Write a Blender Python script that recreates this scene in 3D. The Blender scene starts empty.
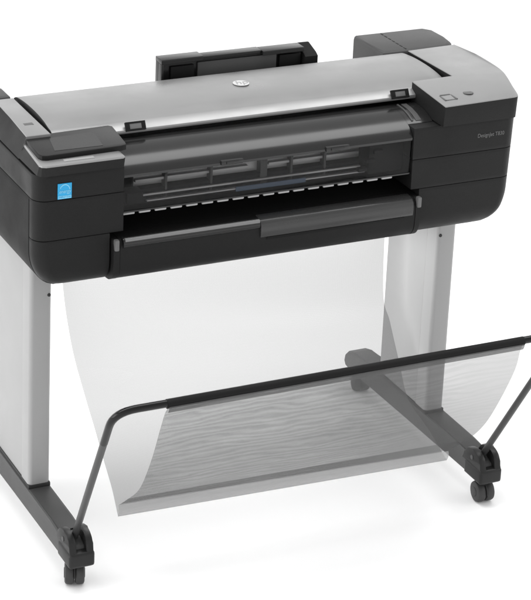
import bpy, bmesh, math, random
from mathutils import Vector, Matrix
random.seed(4)
scene = bpy.context.scene
col = scene.collection
PI = math.pi

# ---------------------------------------------------------------- materials
def nodes(name):
    m = bpy.data.materials.new(name); m.use_nodes = True
    nt = m.node_tree
    return m, nt, nt.nodes['Principled BSDF']

def plastic(name, colour, rough, spec=.3, bump=.0, scale=900, var=.12, metal=0.0, coat=0.0):
    m, nt, b = nodes(name)
    N, L = nt.nodes, nt.links
    tc = N.new('ShaderNodeTexCoord')
    n1 = N.new('ShaderNodeTexNoise'); n1.inputs['Scale'].default_value = 9; n1.inputs['Detail'].default_value = 6
    L.new(tc.outputs['Object'], n1.inputs['Vector'])
    mr = N.new('ShaderNodeMapRange')
    mr.inputs['From Min'].default_value = .3; mr.inputs['From Max'].default_value = .7
    mr.inputs['To Min'].default_value = max(.02, rough * (1 - var)); mr.inputs['To Max'].default_value = min(1, rough * (1 + var))
    L.new(n1.outputs['Fac'], mr.inputs['Value']); L.new(mr.outputs['Result'], b.inputs['Roughness'])
    b.inputs['Base Color'].default_value = (*colour, 1)
    b.inputs['Specular IOR Level'].default_value = spec
    b.inputs['Metallic'].default_value = metal
    b.inputs['Coat Weight'].default_value = coat
    if bump:
        n2 = N.new('ShaderNodeTexNoise'); n2.inputs['Scale'].default_value = scale; n2.inputs['Detail'].default_value = 3
        L.new(tc.outputs['Object'], n2.inputs['Vector'])
        bp = N.new('ShaderNodeBump'); bp.inputs['Strength'].default_value = bump; bp.inputs['Distance'].default_value = .001
        L.new(n2.outputs['Fac'], bp.inputs['Height']); L.new(bp.outputs['Normal'], b.inputs['Normal'])
    return m

g = lambda v: (v, v, v)
M = {}
M['black'] = plastic('black textured plastic', g(.012), .46, .16, .3, 600, .25)
M['side'] = plastic('charcoal textured plastic', g(.011), .6, .12, .25, 700)
M['dark'] = plastic('dark interior plastic', g(.008), .5, .15)
M['gloss'] = plastic('glossy black plastic', g(.014), .22, .45)
M['silver'] = plastic('silver painted plastic', g(.29), .36, .5, .10, 1200, .25, .6)
M['cover'] = plastic('smoked grey cover', g(.014), .17, .5)
M['greyplas'] = plastic('mid grey plastic', g(.06), .4, .3)
M['boxgrey'] = plastic('rear housing grey plastic', g(.045), .45, .35, .15, 800)
M['legmetal'] = plastic('light grey painted metal', g(.33), .5, .4, .04, 900)
M['postmetal'] = plastic('grey painted metal post', g(.31), .45, .4, .04, 900)
M['foot'] = plastic('dark grey painted metal', g(.062), .5, .3, .1, 900)
M['rubber'] = plastic('black rubber', g(.03), .6, .25)
M['bracket'] = plastic('black nylon bracket', g(.014), .4, .25)
M['caster'] = plastic('charcoal nylon', g(.038), .5, .3)
M['sleeve'] = plastic('black cloth sleeve', g(.010), .6, .12, .4, 400)
M['tube'] = plastic('black lacquered steel tube', g(.005), .16, .3)
M['armtube'] = plastic('dark steel tube', g(.05), .35, .4, metal=.3)
M['rail'] = plastic('brushed steel rail', g(.40), .38, .4, metal=.3)
M['bluerail'] = plastic('blue grey film strip', (.05, .08, .13), .3, .4)
M['roller'] = plastic('pale roller plastic', g(.48), .4, .4)
M['logo'] = plastic('pale grey mark', g(.50), .5, .3)
M['flap'] = plastic('smoked grey flap', g(.035), .25, .5)
M['rod'] = plastic('grey highlight rod', g(.20), .42, .4, metal=.3)
M['tab'] = plastic('grey tab plastic', g(.13), .45, .3)
M['white'] = plastic('white print', g(.85), .5, .3)
M['print'] = plastic('grey print', g(.30), .5, .2)
M['printdark'] = plastic('dark grey print', g(.09), .5, .3)
M['blue'] = plastic('blue label', (.03, .36, .68), .5, .3)
M['lblue'] = plastic('pale blue label print', (.25, .62, .82), .5, .3)
M['screen'] = plastic('touchscreen glass', g(.020), .25, .12)
M['panel'] = plastic('black glass panel', g(.014), .3, .10)
M['floor'] = plastic('white studio floor', g(.96), .9, .0)

def window_mat():
    m = bpy.data.materials.new('clear smoked window'); m.use_nodes = True
    nt = m.node_tree; N, L = nt.nodes, nt.links
    for n in list(N): N.remove(n)
    out = N.new('ShaderNodeOutputMaterial'); mx = N.new('ShaderNodeMixShader')
    tr = N.new('ShaderNodeBsdfTransparent'); tr.inputs['Color'].default_value = (.85, .85, .85, 1)
    gl = N.new('ShaderNodeBsdfGlossy'); gl.inputs['Roughness'].default_value = .08
    fr = N.new('ShaderNodeFresnel'); fr.inputs['IOR'].default_value = 1.22
    L.new(fr.outputs['Fac'], mx.inputs['Fac']); L.new(tr.outputs[0], mx.inputs[1]); L.new(gl.outputs[0], mx.inputs[2])
    L.new(mx.outputs[0], out.inputs['Surface'])
    return m
M['window'] = window_mat()

def net_mat(name, colour, pitch, lo, hi, moire=.0):
    """fine woven net: threads in both directions, the holes between them transparent"""
    m = bpy.data.materials.new(name); m.use_nodes = True
    nt = m.node_tree; N, L = nt.nodes, nt.links
    b = N['Principled BSDF']; out = N['Material Output']
    b.inputs['Base Color'].default_value = (*colour, 1); b.inputs['Roughness'].default_value = .7
    b.inputs['Specular IOR Level'].default_value = .2
    uv = N.new('ShaderNodeUVMap'); uv.uv_map = 'cloth'
    # slow waviness of the threads
    nz = N.new('ShaderNodeTexNoise'); nz.inputs['Scale'].default_value = 5; nz.inputs['Detail'].default_value = 2
    L.new(uv.outputs[0], nz.inputs['Vector'])
    sub = N.new('ShaderNodeVectorMath'); sub.operation = 'MULTIPLY_ADD'
    sub.inputs[1].default_value = (.010, .010, 0)
    L.new(nz.outputs['Color'], sub.inputs[0]); L.new(uv.outputs[0], sub.inputs[2])
    sp = N.new('ShaderNodeSeparateXYZ'); L.new(sub.outputs[0], sp.inputs[0])
    def wave(sock):
        a = N.new('ShaderNodeMath'); a.operation = 'MULTIPLY'; a.inputs[1].default_value = 2 * PI / pitch; L.new(sock, a.inputs[0])
        s = N.new('ShaderNodeMath'); s.operation = 'SINE'; L.new(a.outputs[0], s.inputs[0])
        r = N.new('ShaderNodeMapRange'); r.inputs['From Min'].default_value = -1; r.inputs['From Max'].default_value = 1
        r.inputs['To Min'].default_value = lo; r.inputs['To Max'].default_value = hi
        L.new(s.outputs[0], r.inputs['Value']); return r.outputs[0]
    mx = N.new('ShaderNodeMath'); mx.operation = 'MAXIMUM'
    L.new(wave(sp.outputs[0]), mx.inputs[0]); L.new(wave(sp.outputs[1]), mx.inputs[1])
    fac = mx.outputs[0]
    if moire:      # moire streaks of overlapping nets, painted into the cloth's opacity
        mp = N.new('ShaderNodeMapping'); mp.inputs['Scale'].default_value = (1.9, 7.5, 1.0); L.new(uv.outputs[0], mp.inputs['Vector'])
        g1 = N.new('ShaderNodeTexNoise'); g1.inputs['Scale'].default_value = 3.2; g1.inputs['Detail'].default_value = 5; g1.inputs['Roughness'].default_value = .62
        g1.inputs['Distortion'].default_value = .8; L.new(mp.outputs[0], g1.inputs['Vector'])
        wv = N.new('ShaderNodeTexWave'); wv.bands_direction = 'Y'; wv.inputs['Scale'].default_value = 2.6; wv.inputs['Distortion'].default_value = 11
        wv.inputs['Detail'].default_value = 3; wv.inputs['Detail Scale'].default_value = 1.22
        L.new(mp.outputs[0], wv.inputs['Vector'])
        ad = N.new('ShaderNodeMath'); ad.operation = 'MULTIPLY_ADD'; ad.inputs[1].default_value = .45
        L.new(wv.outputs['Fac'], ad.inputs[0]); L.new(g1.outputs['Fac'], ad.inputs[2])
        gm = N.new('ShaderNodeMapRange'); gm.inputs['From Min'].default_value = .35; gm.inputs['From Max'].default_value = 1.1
        gm.inputs['To Min'].default_value = 1 - moire; gm.inputs['To Max'].default_value = 1 + moire
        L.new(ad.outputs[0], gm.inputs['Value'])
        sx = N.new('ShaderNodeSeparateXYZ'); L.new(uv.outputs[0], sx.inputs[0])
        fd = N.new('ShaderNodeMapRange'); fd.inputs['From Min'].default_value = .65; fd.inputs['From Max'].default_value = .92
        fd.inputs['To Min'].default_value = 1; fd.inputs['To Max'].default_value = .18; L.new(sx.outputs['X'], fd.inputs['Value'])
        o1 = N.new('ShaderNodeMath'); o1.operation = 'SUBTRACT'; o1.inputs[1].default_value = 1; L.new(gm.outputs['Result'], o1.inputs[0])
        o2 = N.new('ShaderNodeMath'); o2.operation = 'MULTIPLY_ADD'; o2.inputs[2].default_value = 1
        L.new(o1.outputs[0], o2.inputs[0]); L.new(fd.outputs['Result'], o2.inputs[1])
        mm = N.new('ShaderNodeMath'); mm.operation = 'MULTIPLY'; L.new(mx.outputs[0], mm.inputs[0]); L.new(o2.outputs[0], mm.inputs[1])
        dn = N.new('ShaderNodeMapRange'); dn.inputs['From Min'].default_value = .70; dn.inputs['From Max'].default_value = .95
        dn.inputs['To Min'].default_value = 1; dn.inputs['To Max'].default_value = .66 if moire > .2 else 1; L.new(sx.outputs['X'], dn.inputs['Value'])
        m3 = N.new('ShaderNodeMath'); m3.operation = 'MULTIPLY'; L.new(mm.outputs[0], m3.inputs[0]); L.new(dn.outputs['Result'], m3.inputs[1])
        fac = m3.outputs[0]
    tr = N.new('ShaderNodeBsdfTransparent')
    ms = N.new('ShaderNodeMixShader')
    L.new(fac, ms.inputs['Fac']); L.new(tr.outputs[0], ms.inputs[1]); L.new(b.outputs[0], ms.inputs[2])
    L.new(ms.outputs[0], out.inputs['Surface'])
    return m
M['net'] = net_mat('white net cloth', g(.12), .0025, .47, .58, .0)
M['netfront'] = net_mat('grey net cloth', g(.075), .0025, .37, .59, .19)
M['hem'] = net_mat('doubled net hem', g(.36), .0025, .60, .78, .10)
M['barhem'] = net_mat('net folded over the bar', g(.08), .0025, .72, .86, .1)
M['foldshade'] = net_mat('fold shade net', g(.10), .0025, .50, .66, .25)

# ---------------------------------------------------------------- mesh helpers
def obj(name, bm, mat, parent=None, smooth=35, origin=None):
    bmesh.ops.recalc_face_normals(bm, faces=bm.faces)
    me = bpy.data.meshes.new(name); bm.to_mesh(me); bm.free()
    for m in (mat if isinstance(mat, (list, tuple)) else [mat]): me.materials.append(m)
    if smooth:
        for p in me.polygons: p.use_smooth = True
        me.set_sharp_from_angle(angle=math.radians(smooth))
    o = bpy.data.objects.new(name, me); col.objects.link(o)
    if origin is not None:
        me.transform(Matrix.Translation(-Vector(origin))); o.location = origin
    if parent is not None:
        o.parent = parent
        o.matrix_parent_inverse = Matrix.Translation(-root_loc(parent))
    return o

def root_loc(o):
    return Vector(o.location)          # parts keep their origin at the world origin, so only a thing's Empty is offset

def join(objs, name):
    """several meshes of one part become one mesh that keeps their materials"""
    me = bpy.data.meshes.new(name); bm = bmesh.new(); mats = []
    for o in objs:
        k = len(bm.faces); off = len(mats); mats += list(o.data.materials)
        bm.from_mesh(o.data); bm.faces.ensure_lookup_table()
        for f in bm.faces[k:]: f.material_index += off
    bm.to_mesh(me); bm.free()
    for m in mats: me.materials.append(m)
    par = objs[0].parent
    for o in objs: bpy.data.objects.remove(o)
    n = bpy.data.objects.new(name, me); col.objects.link(n)
    n.parent = par; n.matrix_parent_inverse = Matrix.Translation(-root_loc(par))
    return n

def thing(name, label, cat, loc):
    o = bpy.data.objects.new(name, None); o.empty_display_size = .1
    o.location = loc; col.objects.link(o)
    o['label'] = label; o['category'] = cat
    return o

def add_box(bm, x0, x1, y0, y1, z0, z1, bev=.0, seg=2, mat=0):
    vs = [bm.verts.new((x, y, z)) for x in (x0, x1) for y in (y0, y1) for z in (z0, z1)]
    idx = [(0, 1, 3, 2), (4, 6, 7, 5), (0, 4, 5, 1), (2, 3, 7, 6), (0, 2, 6, 4), (1, 5, 7, 3)]
    fs = [bm.faces.new([vs[i] for i in f]) for f in idx]
    for f in fs: f.material_index = mat
    if bev:
        es = list({e for f in fs for e in f.edges})
        bmesh.ops.bevel(bm, geom=es, offset=bev, segments=seg, profile=.6, affect='EDGES', clamp_overlap=True)

def box(*a, **k):
    bm = bmesh.new(); add_box(bm, *a, **k); return bm

def add_prism_x(bm, prof, x0, x1, bev=.0, seg=2):
    """extrude a closed (y, z) outline from x0 to x1"""
    a = [bm.verts.new((x0, y, z)) for y, z in prof]; b = [bm.verts.new((x1, y, z)) for y, z in prof]
    n = len(prof); fs = []
    for i in range(n):
        j = (i + 1) % n; fs.append(bm.faces.new((a[i], a[j], b[j], b[i])))
    ca = bm.faces.new(a[::-1]); cb = bm.faces.new(b); fs += [ca, cb]
    if bev:
        es = list(ca.edges) + list(cb.edges)
        bmesh.ops.bevel(bm, geom=es, offset=bev, segments=seg, profile=.6, affect='EDGES', clamp_overlap=True)

def prism_x(*a, **k):
    bm = bmesh.new(); add_prism_x(bm, *a, **k); return bm

def loft(bm, rings, cap=True, mat=0):
    R = [[bm.verts.new(p) for p in r] for r in rings]
    n = len(R[0])
    for k in range(len(R) - 1):
        for i in range(n):
            j = (i + 1) % n
            f = bm.faces.new((R[k][i], R[k][j], R[k + 1][j], R[k + 1][i])); f.material_index = mat
    if cap:
        bm.faces.new(R[0][::-1]).material_index = mat; bm.faces.new(R[-1]).material_index = mat
    return R

def add_tube(bm, path, r, n=14, closed_ends=True):
    path = [Vector(p) for p in path]; rings = []; up = None
    for i, p in enumerate(path):
        t = (path[min(i + 1, len(path) - 1)] - path[max(i - 1, 0)]).normalized()
        if up is None:
            up = t.orthogonal().normalized()
        up = (up - t * up.dot(t)).normalized(); s = t.cross(up)
        rr = r[i] if isinstance(r, (list, tuple)) else r
        rings.append([p + rr * (math.cos(2 * PI * k / n) * up + math.sin(2 * PI * k / n) * s) for k in range(n)])
    loft(bm, rings, closed_ends)

def add_disc(bm, c, axis, r, h, n=28, bev=.0):
    """a short cylinder centred on c along axis"""
    c = Vector(c); t = Vector(axis).normalized(); u = t.orthogonal().normalized(); s = t.cross(u)
    b = min(bev, h / 2 * .95, r * .9)
    lev = [(-h / 2, r - b), (-h / 2 + b * .3, r - b * .3), (-h / 2 + b, r), (h / 2 - b, r), (h / 2 - b * .3, r - b * .3), (h / 2, r - b)] if b else [(-h / 2, r), (h / 2, r)]
    loft(bm, [[c + t * z + q * (math.cos(2 * PI * k / n) * u + math.sin(2 * PI * k / n) * s) for k in range(n)] for z, q in lev])

def arc(c, r, a0, a1, n):
    return [(c[0] + r * math.cos(a0 + (a1 - a0) * i / n), c[1] + r * math.sin(a0 + (a1 - a0) * i / n)) for i in range(n + 1)]

def smooth_path(P, n=6):
    """Catmull-Rom through the points"""
    P = [Vector(p) for p in P]; out = []
    for i in range(len(P) - 1):
        p0 = P[max(i - 1, 0)]; p1 = P[i]; p2 = P[i + 1]; p3 = P[min(i + 2, len(P) - 1)]
        for k in range(n):
            t = k / n
            out.append(.5 * ((2 * p1) + (p2 - p0) * t + (2 * p0 - 5 * p1 + 4 * p2 - p3) * t * t + (3 * p1 - p0 - 3 * p2 + p3) * t ** 3))
    out.append(P[-1]); return out

def text_mesh(body, size, name, mat, parent, loc, rot, shear=0.0, sx=1.0, ext=.0003):
    c = bpy.data.curves.new(name, 'FONT'); c.body = body; c.size = size; c.align_x = 'CENTER'; c.align_y = 'CENTER'
    c.shear = shear; c.extrude = ext
    t = bpy.data.objects.new(name, c); col.objects.link(t)
    dg = bpy.context.evaluated_depsgraph_get(); me = bpy.data.meshes.new_from_object(t.evaluated_get(dg))
    bpy.data.objects.remove(t); bpy.data.curves.remove(c)
    me.transform(Matrix.Translation(loc) @ rot @ Matrix.Diagonal((sx, 1, 1, 1)))
    me.materials.clear(); me.materials.append(mat); me.name = name
    o = bpy.data.objects.new(name, me); col.objects.link(o)
    if parent is not None:
        o.parent = parent; o.matrix_parent_inverse = Matrix.Translation(-Vector(parent.location))
    return o

# ================================================================= the setting
bm = bmesh.new()
add_box(bm, -40, 40, -40, 40, -.05, 0)
fl = obj('floor', bm, M['floor'], smooth=0); fl['kind'] = 'structure'

# ================================================================= the printer
W = 1.12                                   # outer width over the two legs
P = thing('large_format_printer', 'wide black printer with silver lid, small touchscreen and blue label, on the stand', 'printer', (.56, .1, .686))

# --- side blocks: stacked rounded front panels
def block_ring(z, side, xin, inset=0.0):
    zb, rz, rx = .685, .095, .07
    xo = -.0425 if side < 0 else 1.1715 + .045 * max(0, z - .74)
    off = 0.0
    if z < zb + rz:
        q = (zb + rz - z) / rz; off = rx * (1 - math.sqrt(max(0, 1 - q * q)))
    yf = -.144
    if z < zb + .055:
        q = (zb + .055 - z) / .055; yf += .05 * (1 - math.sqrt(max(0, 1 - q * q)))
    else:
        yf += (z - .74) * .01
    yb = .30
    off += inset; yf += inset; rc = .03
    xo = xo + off if side < 0 else xo - off
    s = 1 if side < 0 else -1              # direction from the outer end to the middle
    pts = [(xin - s * inset, yb - inset), (xin - s * inset, yf)]
    for a in range(9):
        t = a / 8 * PI / 2
        pts.append((xo + s * (rc - rc * math.sin(t)), yf + rc - rc * math.cos(t)))
    pts.append((xo, yb - inset))
    return [(x, y, z) for x, y in pts]

def block(side, xin, z0, z1, name, mat):
    bm = bmesh.new(); b = .0013
    zs = [(z0, b), (z0 + b * .35, b * .35), (z0 + b, 0)]
    n = max(2, int((z1 - z0) / .008))
    for k in range(1, n): zs.append((z0 + b + (z1 - z0 - 2 * b) * k / n, 0))
    zs += [(z1 - b, 0), (z1 - b * .35, b * .35), (z1, b)]
    loft(bm, [block_ring(z, side, xin, i) for z, i in zs])
    return obj(name, bm, mat, P, 30)

block(-1, .133, .6855, .8082, 'front_panel', M['black'])
block(-1, .165, .8090, .9022, 'front_panel', M['black'])
lpan = block(-1, .165, .9030, .963, 'front_panel', M['black'])
block(1, .919, .6855, .8096, 'front_panel', M['black'])
block(1, .896, .8104, .8842, 'front_panel', M['black'])
rpan = block(1, .896, .8850, .963, 'front_panel', M['black'])
# side panel joint and the flush side doors
for side, z1 in ((-1, .9022), (1, .8842)):
    bm = bmesh.new(); rr_ = []; n = 40
    for k in range(n + 1):
        z = .6868 + (z1 - .6868) * k / n
        x = block_ring(z, side, .1)[-1][0] + side * .0012
        e = .0012 if k in (0, n) else 0
        x -= side * e
        rr_.append([(x - side * .012, -.104, z), (x - side * .0012, -.104, z), (x, -.1028, z), (x, .29, z), (x - side * .012, .29, z)])
    loft(bm, rr_); obj('side_panel', bm, M['side'], P)

# --- central chassis
bm = bmesh.new()
add_box(bm, .12, .94, .03, .299, .70, .985, .004)
add_box(bm, .0337, .0420, .0, .214, .97, 1.0060); add_box(bm, 1.0640, 1.0723, .0, .214, .97, 1.0115)
add_prism_x(bm, [(.03, .70), (.03, .815), (-.02, .812), (-.115, .792), (-.115, .70)], .136, .916)
obj('chassis', bm, M['dark'], P)
bm = bmesh.new(); add_box(bm, -.012, 1.17, .301, .33, .72, .945, .006); obj('rear_cover', bm, M['black'], P)

# --- lid
prof = smooth_path([(0, .245, .985), (0, .243, 1.003), (0, .230, 1.014), (0, .20, 1.0195), (0, .15, 1.0230), (0, .09, 1.0228), (0, .045, 1.0190), (0, .018, 1.0138), (0, .004, 1.0118)], 5)
prof += [Vector((0, -.002, 1.0108)), Vector((0, -.020, 1.0018)), Vector((0, -.0235, .9995)), Vector((0, -.0245, .9955)), Vector((0, -.0235, .991)), Vector((0, .01, .986))]
bm = bmesh.new()
xs = [.0425, .0432, .0445] + [.0445 + (1.0615 - .0445) * i / 30 for i in range(1, 30)] + [1.0615, 1.0628, 1.0635]
rings = []
for i, x in enumerate(xs):
    d = {0: .0018, 1: .0006}.get(min(i, len(xs) - 1 - i), 0)
    t = (x - .04) / 1.03
    rings.append([(x, p.y, p.z - d + .002 * t) for p in prof])
loft(bm, rings)
for f in bm.faces:
    if f.calc_center_median().x < .0440 or f.calc_center_median().x > 1.0620: f.material_index = 1
lid = obj('lid', bm, [M['silver'], M['black']], P, 40)

# round mark on the lid
bm = bmesh.new()
add_disc(bm, (.5685, .121, 1.0262), (0, .008, 1), .0195, .0010, 40)
logo = obj('logo', bm, M['logo'], lid)
lg = text_mesh('hp', .033, 'logo_letters', M['print'], lid, Vector((.5695, .1235, 1.0270)), Matrix.Identity(4), .25, 1.0, .0002)

# latches on the lid's edge
for x0, x1, dz in ((.2155, .2640, 0), (.8965, .9430, .0005)):
    bm = bmesh.new()
    za, zb_ = .9955 + dz, 1.0185 + dz
    rot = Matrix.Rotation(math.radians(-28), 4, 'X')
    m_ = bmesh.new()
    add_box(m_, x0, x1, -.004, .004, -.0105, -.0060, .001); add_box(m_, x0, x1, -.004, .004, .0060, .0105, .001)
    add_box(m_, x0, x0 + .010, -.004, .004, -.0062, .0062, .001); add_box(m_, x1 - .010, x1, -.004, .004, -.0062, .0062, .001)
    m_.transform(Matrix.Translation((0, -.0215, 1.0065 + dz)) @ rot)
    la = obj('latch', m_, M['dark'], P)
    m_ = bmesh.new(); add_box(m_, x0 + .009, x1 - .009, -.003, .0010, -.0065, .0065, .001)
    m_.transform(Matrix.Translation((0, -.0215, 1.0065 + dz)) @ rot)
    o = obj('latch_tongue', m_, M['tab'], la)
    bm.free()

# --- end caps (silver top, black sides)
def cap(outer_top, outer_bottom, z_of, zb, name, fold=None, bev=.0022):
    """outline polygon swept down to zb; the top edge is rounded off"""
    bm = bmesh.new()
    n = len(outer_top)
    def inset(poly, d):
        out = []
        for i in range(n):
            a, b, c = Vector(poly[i - 1]), Vector(poly[i]), Vector(poly[(i + 1) % n])
            e1, e2 = (b - a).normalized(), (c - b).normalized()
            n1, n2 = Vector((-e1.y, e1.x)), Vector((-e2.y, e2.x))
            v = (n1 + n2); v = v / max(.35, v.dot(n1))
            out.append(b + v * d)
        return out
    lv = [(outer_bottom, zb, None), (outer_top, None, -bev)]
    R = [[(x, y, zb) for x, y in outer_bottom], [(x, y, z_of(x, y) - bev) for x, y in outer_top]]
    for d, dz in ((.12, .5), (.45, .15), (1, 0)):
        R.append([(p.x, p.y, z_of(p.x, p.y) - bev * dz) for p in inset(outer_top, bev * d)])
    V = [[bm.verts.new(p) for p in r] for r in R]
    for k in range(len(V) - 1):
        for i in range(n):
            j = (i + 1) % n
            f = bm.faces.new((V[k][i], V[k][j], V[k + 1][j], V[k + 1][i])); f.material_index = 0 if k == 0 else 1
    bm.faces.new(V[0][::-1])
    top = V[-1]
    if fold:
        for q in fold: bm.faces.new([top[i] for i in q]).material_index = 1
    else:
        bm.faces.new(top).material_index = 1
    return obj(name, bm, [M['black'], M['silver']], P, 25)

# right cap: counter-clockwise outline (front-left, front-right, ... back, along the lid)
def outline(head, curve, tail):
    return head + [(p.x, p.y) for p in smooth_path([(x, y, 0) for x, y in curve], 5)] + tail
rt = outline([(.962, -.165)], [(1.146, -.165), (1.158, -.1625), (1.1660, -.152), (1.180, -.105), (1.197, -.050), (1.2085, .005), (1.2120, .08), (1.210, .15), (1.206, .215)], [(1.0725, .215), (1.0725, -.004), (.962, -.004)])
rb = outline([(.962, -.161)], [(1.145, -.161), (1.157, -.1585), (1.1650, -.150), (1.176, -.105), (1.190, -.050), (1.200, .005), (1.203, .08), (1.202, .15), (1.198, .215)], [(1.0725, .215), (1.0725, -.004), (.962, -.004)])
def zr(x, y):
    # flat top that drops a little towards the front lip
    return 1.0285 + .020 * (x - .962) - max(0, -.030 - y) * .078 - max(0, y - .12) * .05
rcap = cap(rt, rb, zr, .9665, 'end_cap', fold=[tuple(range(0, 23)) + (len(rt) - 2, len(rt) - 1), tuple(range(22, len(rt) - 1))])
# left cap and the bezel in front of it
lt = [(-.0235, -.030), (.0335, -.030), (.0335, .215), (-.0125, .215), (-.0165, .10)]
lb = [(-.0415, -.030), (.0335, -.030), (.0335, .215), (-.0395, .215), (-.0400, .10)]
def zl(x, y): return 1.0165 + (.002 if y > .05 else 0)
lcap = cap(lt, lb, zl, .9665, 'end_cap')
for p_ in lcap.data.polygons:
    if p_.normal.y < -.8 and p_.center.z > .97: p_.material_index = 1
bt = [(-.0405, -.158), (-.037, -.1665), (-.028, -.171), (.150, -.171), (.1565, -.166), (.1565, -.026), (-.029, -.026)]
bb = [(-.0425, -.150), (-.036, -.160), (-.026, -.164), (.150, -.164), (.1565, -.160), (.1565, -.026), (-.0422, -.026)]
bez = cap(bt, bb, lambda x, y: .9985, .9700, 'control_bezel', bev=.005)

# touch panel: thick glass slab with a lit-off display
bm = bmesh.new()
pl = [(-.0235, -.012), (-.0245, -.03), (-.0305, -.125), (-.0260, -.137), (-.016, -.1415), (.160, -.1355), (.1725, -.131), (.1765, -.12), (.188, -.012), (.180, -.004)]
pl = pl[::1]
bmV = [[bm.verts.new((x, y, z)) for x, y in pl] for z in (.9975, 1.0095)]
n = len(pl)
for i in range(n): bm.faces.new((bmV[0][i], bmV[0][(i + 1) % n], bmV[1][(i + 1) % n], bmV[1][i]))
tp = bm.faces.new(bmV[1]); bm.faces.new(bmV[0][::-1])
bmesh.ops.bevel(bm, geom=list(tp.edges), offset=.003, segments=3, profile=.6, affect='EDGES')
panel = obj('touch_panel', bm, M['panel'], P, 30)
bm = bmesh.new()
v = [bm.verts.new(p) for p in ((.010, -.118, 1.0100), (.122, -.121, 1.0100), (.134, -.034, 1.0100), (.026, -.040, 1.0100))]
w = [bm.verts.new((p.co.x, p.co.y, 1.0090)) for p in v]
bm.faces.new(v)
for i in range(4): bm.faces.new((v[i], v[(i + 1) % 4], w[(i + 1) % 4], w[i]))
obj('display', bm, M['screen'], panel, 30)
bm = bmesh.new(); add_box(bm, .018, .088, -.160, -.1475, .9975, .9997, .0009); obj('status_bar', bm, M['print'], bez)

# rear corner knob and rear housing on the right
bm = bmesh.new(); add_box(bm, -.045, .035, .232, .30, .96, 1.0165, .008, 3); obj('hinge_cover', bm, M['boxgrey'], P)
bm = bmesh.new()
hs = []
for z, i in ((.93, 0), (1.006, 0), (1.0135, .0012), (1.0175, .004), (1.019, .009)):
    o_ = [(1.014 + i, .238 + i), (1.205 - i, .238 + i), (1.227 - i, .262 + i), (1.233 - i, .31), (1.231 - i, .372 - i), (1.215 - i, .392 - i), (1.014 + i, .392 - i)]
    hs.append([(x, y, z) for x, y in o_])
loft(bm, hs)
hb = obj('rear_housing', bm, M['boxgrey'], P, 40)
bm = bmesh.new()
for k in range(7): add_box(bm, 1.083, 1.0865, .246 + k * .020, .260 + k * .020, 1.0170, 1.0196, .0005)
obj('housing_groove', bm, M['dark'], hb)

# paper support behind the lid
bm = bmesh.new()
add_box(bm, .430, .812, .292, .312, .93, 1.041, .002)
add_box(bm, .430, .540, .275, .313, 1.037, 1.0485, .0015)
add_box(bm, .700, .812, .275, .313, 1.032, 1.0435, .0015)
add_box(bm, .541, .699, .282, .313, 1.036, 1.0445, .0015)
add_box(bm, .430, .436, .275, .293, .93, 1.0369, .0015)
sup = obj('paper_support', bm, M['gloss'], P)
bm = bmesh.new(); add_box(bm, .530, .742, .2845, .2915, .94, 1.030, .002); obj('support_plate', bm, M['greyplas'], sup)
bm = bmesh.new()
add_prism_x(bm, [(.268, .94), (.268, 1.020), (.280, 1.027), (.322, 1.040), (.322, .94)], .813, .849, .004)
obj('support_end', bm, M['side'], sup)
for x0, x1 in ((.458, .520), (.750, .808)):
    bm = bmesh.new(); add_box(bm, x0, x1, .283, .2915, .95, 1.026, .0015); obj('support_clip', bm, M['dark'], sup)
bm = bmesh.new(); add_box(bm, .846, .8505, .275, .31, .985, 1.012, .001); obj('support_tab', bm, M['bluerail'], sup)

# --- curved smoked cover under the lid's edge
cv = smooth_path([(0, -.018, .9820), (0, -.045, .9825), (0, -.075, .9785), (0, -.105, .9680), (0, -.128, .9540), (0, -.1395, .9395)], 6)
outl = [(p.y, p.z) for p in cv] + [(-.1385, .9335), (-.130, .9330), (-.10, .958), (-.018, .970)]
bm = prism_x(outl, .1665, .8945, .0)
cov = obj('front_cover', bm, M['cover'], P, 40)
bm = prism_x([(p.y, p.z) for p in cv[:20]] + [(-.112, .9640), (-.018, .9640)], .8950, .9610)
obj('cover_end', bm, M['cover'], cov, 40)
bm = bmesh.new()
sec = [(-.030, .9828), (-.060, .9812), (-.085, .9758), (-.106, .9675)]
for xa, xb, h in ((.908, .912, .0025), (.920, .934, .0015)):
    add_prism_x(bm, [(y, z + h) for y, z in sec] + [(y, z - .004) for y, z in sec[::-1]], xa, xb)
obj('cover_rib', bm, M['greyplas'], cov)
for x0, x1 in ((.400, .455), (.665, .725)):
    bm = bmesh.new()
    add_box(bm, x0, x1, -.1445, -.134, .934, .9455, .003); add_box(bm, x0 + .012, x1 - .012, -.1475, -.143, .937, .943, .0012)
    obj('cover_grip', bm, M['gloss'], cov)
# --- clear window and what it shows
bm = bmesh.new(); add_box(bm, .1665, .8945, -.1370, -.1340, .8525, .9325, .001); win = obj('window', bm, M['window'], P)
bm = bmesh.new(); add_box(bm, .167, .894, -.1385, -.1335, .8490, .8530, .001); obj('window_frame', bm, M['gloss'], win)
bm = bmesh.new()
add_box(bm, .23, .513, -.052, -.040, .881, .888, .002); add_box(bm, .565, .84, -.052, -.040, .881, .888, .002); add_box(bm, .23, .84, -.040, -.030, .868, .895, .002)
obj('carriage_rail', bm, M['rail'], P)
bm = bmesh.new(); add_box(bm, .167, .894, -.066, -.058, .852, .857, .0015); add_box(bm, .25, .86, -.076, -.066, .842, .8455, .001)
obj('guide_rail', bm, M['rail'], P)
bm = bmesh.new(); add_box(bm, .167, .894, -.057, .02, .83, .866, .002); gb = obj('guide_beam', bm, M['dark'], P)
for x in (.30, .413, .540, .618, .705):
    bm = bmesh.new(); add_box(bm, x, x + (.018 if x == .540 else .006), -.060, -.028, .842, .925, .0015)
    obj('rail_bracket', bm, M['greyplas'], gb)
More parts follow.
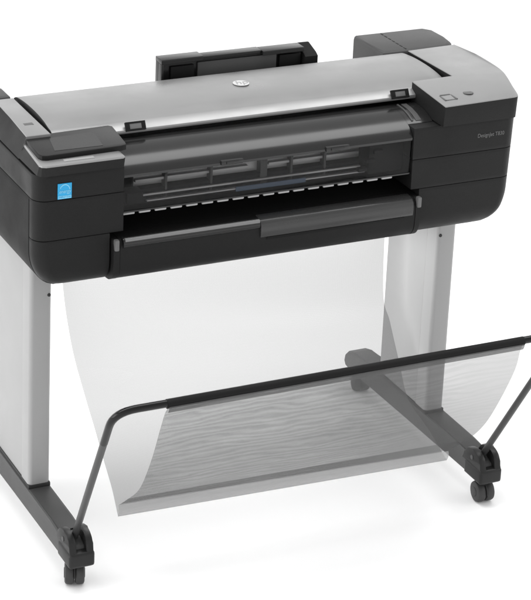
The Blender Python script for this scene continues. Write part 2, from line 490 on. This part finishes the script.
bm = bmesh.new(); add_box(bm, .470, .650, -.0785, -.0765, .838, .8495, .0005); obj('film_strip', bm, M['bluerail'], gb)
bm = bmesh.new(); add_box(bm, .195, .235, -.09, -.05, .846, .874, .003); obj('sensor_block', bm, M['dark'], P)
bm = bmesh.new()
add_box(bm, .800, .892, -.105, -.05, .846, .925, .006)
pc = obj('print_carriage', bm, M['side'], P)
bm = bmesh.new()
for k in range(4):
    x = .770 + k * .020; z = .858 + k * .020
    add_box(bm, x, x + .024, -.112, -.098, z, z + .010, .003)
obj('ink_hose_clip', bm, M['dark'], pc)
rp = None
for k in range(18):
    x = .194 + k * .0385
    if rp is None:
        bm = bmesh.new(); add_disc(bm, (x - .008, -.122, .8410), (1, 0, 0), .0033, .028, 14, .002)
        rp = obj('output_roller', bm, M['roller'], P)
    else:
        o = rp.copy(); col.objects.link(o); o.location.x += k * .0385

# --- lower guide beam (roll cover)
bp = smooth_path([(0, -.040, .792), (0, -.130, .793), (0, -.147, .789), (0, -.1555, .779), (0, -.157, .765), (0, -.157, .735), (0, -.153, .712), (0, -.138, .695), (0, -.112, .6885), (0, -.04, .687)], 4)
bm = prism_x([(p.y, p.z) for p in bp], .1535, .9035, .0015)
beam = obj('roll_cover', bm, M['black'], P, 30)
bm = bmesh.new(); add_tube(bm, [(.1600, -.1490, .7835), (.4955, -.1490, .7835)], .0130, 24); obj('guide_bar', bm, M['gloss'], beam)
bm = bmesh.new(); add_tube(bm, [(.1640, -.1555, .7910), (.4950, -.1555, .7910)], .0055, 18); obj('highlight_rod', bm, M['rod'], beam)  # pale rod added as the highlight along the dark guide bar
bm = bmesh.new()
pp = smooth_path([(0, -.128, .7955), (0, -.150, .7925), (0, -.1595, .783), (0, -.1615, .768), (0, -.1605, .7525)], 4)
add_prism_x(bm, [(p.y, p.z) for p in pp] + [(-.150, .7525), (-.128, .785)], .4985, .8965, .001)
obj('guide_flap', bm, M['flap'], beam)
bm = bmesh.new(); add_box(bm, .515, .875, -.1588, -.150, .744, .7505, .001); obj('flap_slot', bm, M['dark'], beam)
for x0, x1, xt in ((.1375, .1525, .1385), (.9045, .917, .9060)):
    bm = prism_x([(y - .001, z) for y, z in [(p.y, p.z) for p in bp]], x0, x1, .002); e = obj('beam_end', bm, M['black'], beam, 30)
    bm = bmesh.new(); add_box(bm, xt, xt + .011, -.1640, -.150, .770, .7965, .004); obj('end_tab', bm, M['tab'], beam)

# --- sticker and front writing
bm = bmesh.new(); add_box(bm, .0085, .0410, -.1445, -.1420, .9055, .9418, .0008); stk = obj('energy_label', bm, M['blue'], lpan, 0)
bm = bmesh.new()
yy = -.1449
def strip(pts):
    v = [bm.verts.new((x, yy, z)) for x, z in pts]; u = [bm.verts.new((x, yy + .0006, z)) for x, z in pts]
    bm.faces.new(v); n = len(v)
    for i in range(n): bm.faces.new((v[i], v[(i + 1) % n], u[(i + 1) % n], u[i]))
strip([(.0098, .9068), (.0397, .9068), (.0397, .9130), (.0098, .9130)])
ao = [(.0247 + .0125 * math.cos(t), .9240 + .0160 * math.sin(t)) for t in [PI * .06 + PI * .80 * i / 16 for i in range(17)]]
ai = [(.0247 + .0112 * math.cos(t), .9240 + .0138 * math.sin(t)) for t in [PI * .86 - PI * .80 * i / 16 for i in range(17)]]
for i in range(16): strip([ao[i], ao[i + 1], ai[15 - i], ai[16 - i]])
lp1 = obj('label_print', bm, M['lblue'], lpan, 0)
RX = Matrix.Rotation(PI / 2, 4, 'X')
lp2 = text_mesh('energy', .0125, 'label_script', M['lblue'], lpan, Vector((.0247, -.1450, .9230)), RX, .3, .8, .0002)
lp3 = text_mesh('ENERGY STAR', .0052, 'label_letters', M['blue'], lpan, Vector((.0247, -.1452, .9099)), RX, 0, .85, .0002)
join([stk, lp1, lp2, lp3], 'energy_label')
text_mesh('DesignJet T830', .0138, 'model_lettering', M['tab'], rpan, Vector((1.1065, -.1425, .9240)), RX, 0, .86, .0003)
# printed icons on the right cap
bm = bmesh.new()
def patch(x, y, w, h):
    add_box(bm, x - w / 2, x + w / 2, y - h / 2, y + h / 2, zr(x, y) - .0015, zr(x, y) + .0004)
for dx, dy, w_, h_ in ((-.015, 0, .004, .034), (.015, 0, .004, .034), (0, .015, .026, .004), (0, -.015, .026, .004)):
    patch(.995 + dx, -.118 + dy, w_, h_)
obj('panel_icon', bm, M['printdark'], rcap)
bm = bmesh.new()
add_disc(bm, (1.0545, -.110, zr(1.0545, -.11)), (0, .07, 1), .0125, .0012, 30)
obj('power_button', bm, M['printdark'], rcap)
bm = bmesh.new(); add_box(bm, -.004, .018, .034, .048, 1.0160, 1.0178, .0005); obj('panel_icon', bm, M['printdark'], lcap)

# ================================================================= the stand
ST = thing('printer_stand', 'metal stand with two flat silver legs on dark grey feet with casters, under the printer', 'stand', (.56, .08, 0))

def leg(side):
    f = lambda x: x if side < 0 else W - x
    def bx(name, x0, x1, *r, mat, bev=.002, par=ST):
        bm = bmesh.new(); a, b = sorted((f(x0), f(x1))); add_box(bm, a, b, *r, bev); return obj(name, bm, mat, par)
    lg = bx('leg', .0015, .0515, .0525, .2450, .1190, .6850, mat=M['legmetal'], bev=.003)
    bm = bmesh.new()
    o_ = []
    r = .010
    for cx, cy, a0 in ((.0530 - r, .0515 - .003, 0), (r, .0515 - .003, PI / 2), (r, r, PI), (.0530 - r, r, 1.5 * PI)):
        rr = .003 if cy > .03 else r
        ccx = cx if cy < .03 else (.0530 - .003 if cx > .026 else .003)
        o_ += [(ccx + rr * math.cos(a0 + t * PI / 12), cy + rr * math.sin(a0 + t * PI / 12)) for t in range(7)]
    loft(bm, [[(f(x), y, z) for x, y in o_] for z in (.1190, .6850)])
    post = obj('leg_post', bm, M['postmetal'], lg, 40)
    bm = bmesh.new(); add_disc(bm, (f(.0455), -.0005, .6115), (0, 1, 0), .0042, .003, 20, .001)
    obj('screw', bm, M['rubber'], lg)
    bx('leg_collar', -.0008, .0538, -.0018, .2465, .1185, .1290, mat=M['rubber'], bev=.002, par=lg)
    # foot
    pr = [(-.268, .066), (-.272, .085), (-.262, .106), (-.235, .1155), (-.15, .1190), (.33, .1200), (.385, .1175), (.418, .108), (.436, .090), (.440, .072), (.432, .060), (.40, .056), (.30, .060), (.10, .064)]
    bm = prism_x(pr, *sorted((f(-.0035), f(.0525))), bev=.005, seg=3)
    ft = obj('foot', bm, M['foot'], ST, 35)
    bm = bmesh.new(); a, b = sorted((f(.002), f(.0475))); add_box(bm, a, b, -.205, -.006, .113, .1203, .001)
    bm.transform(Matrix.Translation((0, 0, .0004)))
    obj('foot_cover', bm, M['caster'], ft)
    # rod bracket on the toe
    bm = bmesh.new()
    a, b = sorted((f(-.006), f(.056))); add_box(bm, a, b, -.286, -.205, .062, .100, .008, 3)
    for x0, x1 in ((-.004, .013), (.037, .054)):
        a, b = sorted((f(x0), f(x1)))
        er = [(-.190, .096)] + [(-.238 + .038 * math.cos(t), .114 + .026 * math.sin(t)) for t in [.1 + PI * .95 * i / 12 for i in range(13)]] + [(-.284, .096)]
        add_prism_x(bm, er, a, b, .004, 2)
    br = obj('rod_bracket', bm, M['bracket'], ft, 35)
    for xx in (-.0045, .0545):
        bm = bmesh.new(); add_disc(bm, (f(xx), -.238, .118), (1, 0, 0), .006, .003, 18, .001)
        obj('pivot_pin', bm, M['greyplas'], ft)
    # casters: two wheels under a hood
    for cx, cy, ang in (((.024, -.240, 20) if side < 0 else (.024, -.250, 4)), (.024, .392, 10)):
        rw = .0265 if cy < 0 else .021
        Rm = Matrix.Translation((f(cx), cy, 0)) @ Matrix.Rotation(math.radians(-ang), 4, 'Z')
        bm = bmesh.new()
        hood = [((rw + .002) * math.cos(t), rw + (rw + .002) * math.sin(t)) for t in [PI * i / 12 for i in range(13)]]
        add_prism_x(bm, hood + [(-.018, rw), (.018, rw)], -.0012, .0012, .0)
        add_disc(bm, (0, 0, rw + .030), (0, 0, 1), .014, .024, 20, .002)
        bm.transform(Rm)
        ca = obj('caster', bm, M['rubber'], ST, 35)
        for s_ in (-1, 1):
            bm = bmesh.new(); add_disc(bm, (s_ * .0118, 0, rw), (1, 0, 0), rw, .0218, 32, .006)
            add_disc(bm, (s_ * .0225, 0, rw), (1, 0, 0), rw * .45, .003, 20, .001)
            bm.transform(Rm); obj('wheel', bm, M['caster'], ca, 35)
leg(-1); leg(1)
bm = bmesh.new(); add_box(bm, .0525, W - .0525, .190, .2250, .640, .684, .003); obj('cross_brace', bm, M['legmetal'], ST)

# ================================================================= the basket
B = thing('paper_basket', 'pale see-through net basket on a black tube frame, hanging below the printer', 'basket', (.56, -.2, .11))
pl_, pr_ = Vector((.024, -.238, .120)), Vector((W - .024, -.238, .120))
bl, brr = Vector((.0075, -.455, .5135)), Vector((W - .0075, -.455, .5135))
def bend(a, c, b, r=.04, n=8):
    a, b, c = Vector(a), Vector(b), Vector(c)
    p, q = c + (a - c).normalized() * r, c + (b - c).normalized() * r
    return [(1 - t) ** 2 * p + 2 * t * (1 - t) * c + t * t * q for t in [i / n for i in range(n + 1)]]
cl, cr = Vector((.0035, -.4905, .5660)), Vector((W - .0035, -.4905, .5640))
cl = Vector((.002, -.502, .5620)); cr = Vector((W - .002, -.502, .5620))
pathL = bend(pl_, cl, cr, .055); pathR = bend(cl, cr, pr_, .055)
bm = bmesh.new()
mid = [pathL[-1].lerp(pathR[0], i / 10) + Vector((0, 0, -.0012 * math.sin(PI * i / 10))) for i in range(1, 10)]
kL = pl_.lerp(pathL[0], .86); kR = pr_.lerp(pathR[-1], .86)
add_tube(bm, [kL] + pathL + mid + pathR + [kR], .0088, 16)
frame = obj('frame_tube', bm, M['tube'], B, 60)
for a, k in ((pl_, kL), (pr_, kR)):
    bm = bmesh.new(); add_tube(bm, [a, k + (k - a) * .02], .0082, 16); obj('frame_arm', bm, M['armtube'], frame, 60)

# net cloth: rolled round the bar, down the front, a flat hem, and up behind to the printer
def cloth(L, Rr, nu, name, mat, wob=.0, n=7, par=B):
    L, Rr = smooth_path(L, n), smooth_path(Rr, n)
    bm = bmesh.new(); uvl = bm.loops.layers.uv.new('cloth'); V = []; UV = {}
    s = 0
    for k in range(len(L)):
        if k: s += ((L[k] - L[k - 1]).length + (Rr[k] - Rr[k - 1]).length) / 2
        row = []
        for i in range(nu + 1):
            t = i / nu
            p = L[k].lerp(Rr[k], t)
            q = math.sin(PI * k / (len(L) - 1)) * math.sin(PI * t)
            p = p + Vector((0, wob * q * math.sin(7 * t + 2.2 * k / len(L)), wob * q * (math.sin(5 * t + 1) - .8)))
            v = bm.verts.new(p); UV[v] = (p.x, s); row.append(v)
        V.append(row)
    for k in range(len(V) - 1):
        for i in range(nu):
            f = bm.faces.new((V[k][i], V[k][i + 1], V[k + 1][i + 1], V[k + 1][i]))
            for l in f.loops: l[uvl].uv = UV[l.vert]
    return obj(name, bm, mat, par, 60)
xl, xr = .125, 1.005
fL = [(xl, -.503, .549), (xl, -.490, .530), (xl, -.468, .482), (xl, -.425, .385), (xl, -.369, .290), (xl, -.303, .2275), (xl, -.248, .183)]
fR = [(xr, -.503, .549), (xr, -.496, .530), (xr, -.482, .478), (xr, -.431, .377), (xr, -.376, .288), (xr, -.310, .215), (xr, -.225, .1400)]
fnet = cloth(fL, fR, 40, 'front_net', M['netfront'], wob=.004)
hL = [(xl, -.248, .183), (xl, -.2515, .170), (xl, -.2475, .153)]
hR = [(xr, -.225, .1400), (xr, -.2275, .128), (xr, -.2200, .1120)]
cloth(hL, hR, 40, 'hem', M['hem'], n=3)
cloth([(xl + .004, -.296, .2245), (xl + .004, -.275, .2065), (xl + .004, -.253, .1885)], [(xr - .004, -.300, .2085), (xr - .004, -.262, .1755), (xr - .004, -.231, .1465)], 40, 'fold_shade', M['foldshade'], wob=.001, n=3, par=fnet)  # added second layer of net, stands in for the fold's shadow line
cloth([(xl, -.5135, .5580), (xl, -.5120, .5500), (xl, -.5080, .5420)], [(xr, -.5135, .5580), (xr, -.5120, .5500), (xr, -.5080, .5420)], 40, 'bar_hem', M['barhem'], n=3, par=fnet)
kLp = [(xl, -.2475, .153), (.127, -.204, .2005), (.130, -.151, .2355), (.135, -.074, .286), (.140, .018, .346), (.145, .106, .4145), (.1455, .168, .530), (.1455, .20, .688)]
kRp = [(xr, -.2200, .1120), (1.005, -.178, .1300), (1.005, -.118, .1520), (1.005, -.017, .182), (1.005, .034, .251), (1.005, .098, .344), (1.003, .140, .416), (1.003, .155, .688)]
cloth(kLp, kRp, 40, 'rear_net', M['net'], wob=.003)
# sleeve of net round the bar
bm = bmesh.new(); a = Vector((xl - .002, -.502, .5605)); b = Vector((xr + .002, -.502, .5605))
add_tube(bm, [a.lerp(b, i / 12) for i in range(13)], .0106, 18)
obj('sleeve', bm, M['sleeve'], frame, 60)

# ================================================================= light and camera
w = bpy.data.worlds.new('World'); scene.world = w; w.use_nodes = True
nt = w.node_tree; N, L = nt.nodes, nt.links
bg = N['Background']
tc = N.new('ShaderNodeTexCoord'); sp = N.new('ShaderNodeSeparateXYZ'); L.new(tc.outputs['Generated'], sp.inputs[0])
def mad(sock, k, add):
    m = N.new('ShaderNodeMath'); m.operation = 'MULTIPLY_ADD'; m.inputs[1].default_value = k
    L.new(sock, m.inputs[0])
    if isinstance(add, float): m.inputs[2].default_value = add
    else: L.new(add, m.inputs[2])
    return m.outputs[0]
v = mad(sp.outputs['X'], -.24, 1.03)
v = mad(sp.outputs['Y'], .20, v)
ramp = N.new('ShaderNodeValToRGB'); L.new(sp.outputs['Z'], ramp.inputs['Fac'])
el = ramp.color_ramp.elements
el[0].position = 0; el[0].color = (1.25, 1.25, 1.25, 1); el[1].position = 1; el[1].color = (1.1, 1.1, 1.1, 1)
for p_, c_ in ((.34, 1.25), (.55, .70), (.80, .75)):
    e_ = el.new(p_); e_.color = (c_, c_, c_, 1)
mu = N.new('ShaderNodeMath'); mu.operation = 'MULTIPLY'; L.new(v, mu.inputs[0]); L.new(ramp.outputs['Color'], mu.inputs[1])
L.new(mu.outputs[0], bg.inputs['Strength'])
bg.inputs['Color'].default_value = (1, 1, 1, 1)

def area(name, loc, target, sx, sy, power):
    d = bpy.data.lights.new(name, 'AREA'); d.shape = 'RECTANGLE'; d.size = sx; d.size_y = sy; d.energy = power
    o = bpy.data.objects.new(name, d); col.objects.link(o); o.location = loc
    o.rotation_euler = (Vector(target) - Vector(loc)).to_track_quat('-Z', 'Y').to_euler()
    return o
area('softbox_overhead', (.5, .35, 4.2), (.5, .1, 0), 8.0, 1.5, 150)
area('softbox_side', (-3.6, .2, 1.6), (.4, 0, .1), 2.6, 2.0, 44)
area('softbox_front', (3.6, -1.6, 1.6), (.6, -.5, 0), 2.0, 1.6, 24)
area('fill_below', (.56, .05, .66), (.56, -.18, 0), .80, .34, 6.6)  # unseen fill, added to lift the floor shadow under the printer

cam = bpy.data.cameras.new('camera'); co = bpy.data.objects.new('camera', cam); col.objects.link(co)
r_ = Vector((0.9060238469722773, -0.42151224054337455, 0.03805548304331288))
d_ = Vector((-0.10707859292773747, -0.31529232776911337, -0.9429342092566956))
f_ = Vector((0.40945691306188914, 0.8502459521350504, -0.3307973053454188))
mt = Matrix((r_, -d_, -f_)).transposed().to_4x4(); mt.translation = (-1.6152836297695494, -4.390999386606139, 2.740093857309556)
co.matrix_world = mt
cam.sensor_fit = 'HORIZONTAL'; cam.sensor_width = 36; cam.lens = 2240.547909848623 * 36 / 531
cam.shift_x = (265.5 - 236.0817) / 531; cam.shift_y = (100.09866 - 300) / 531
cam.clip_start = .1; cam.clip_end = 200
scene.camera = co

scene.view_settings.view_transform = 'Standard'; scene.view_settings.look = 'None'
scene.view_settings.exposure = 0; scene.view_settings.gamma = 1
scene.cycles.max_bounces = 8; scene.cycles.transparent_max_bounces = 16
try: scene.cycles.use_denoising = True
except Exception: pass
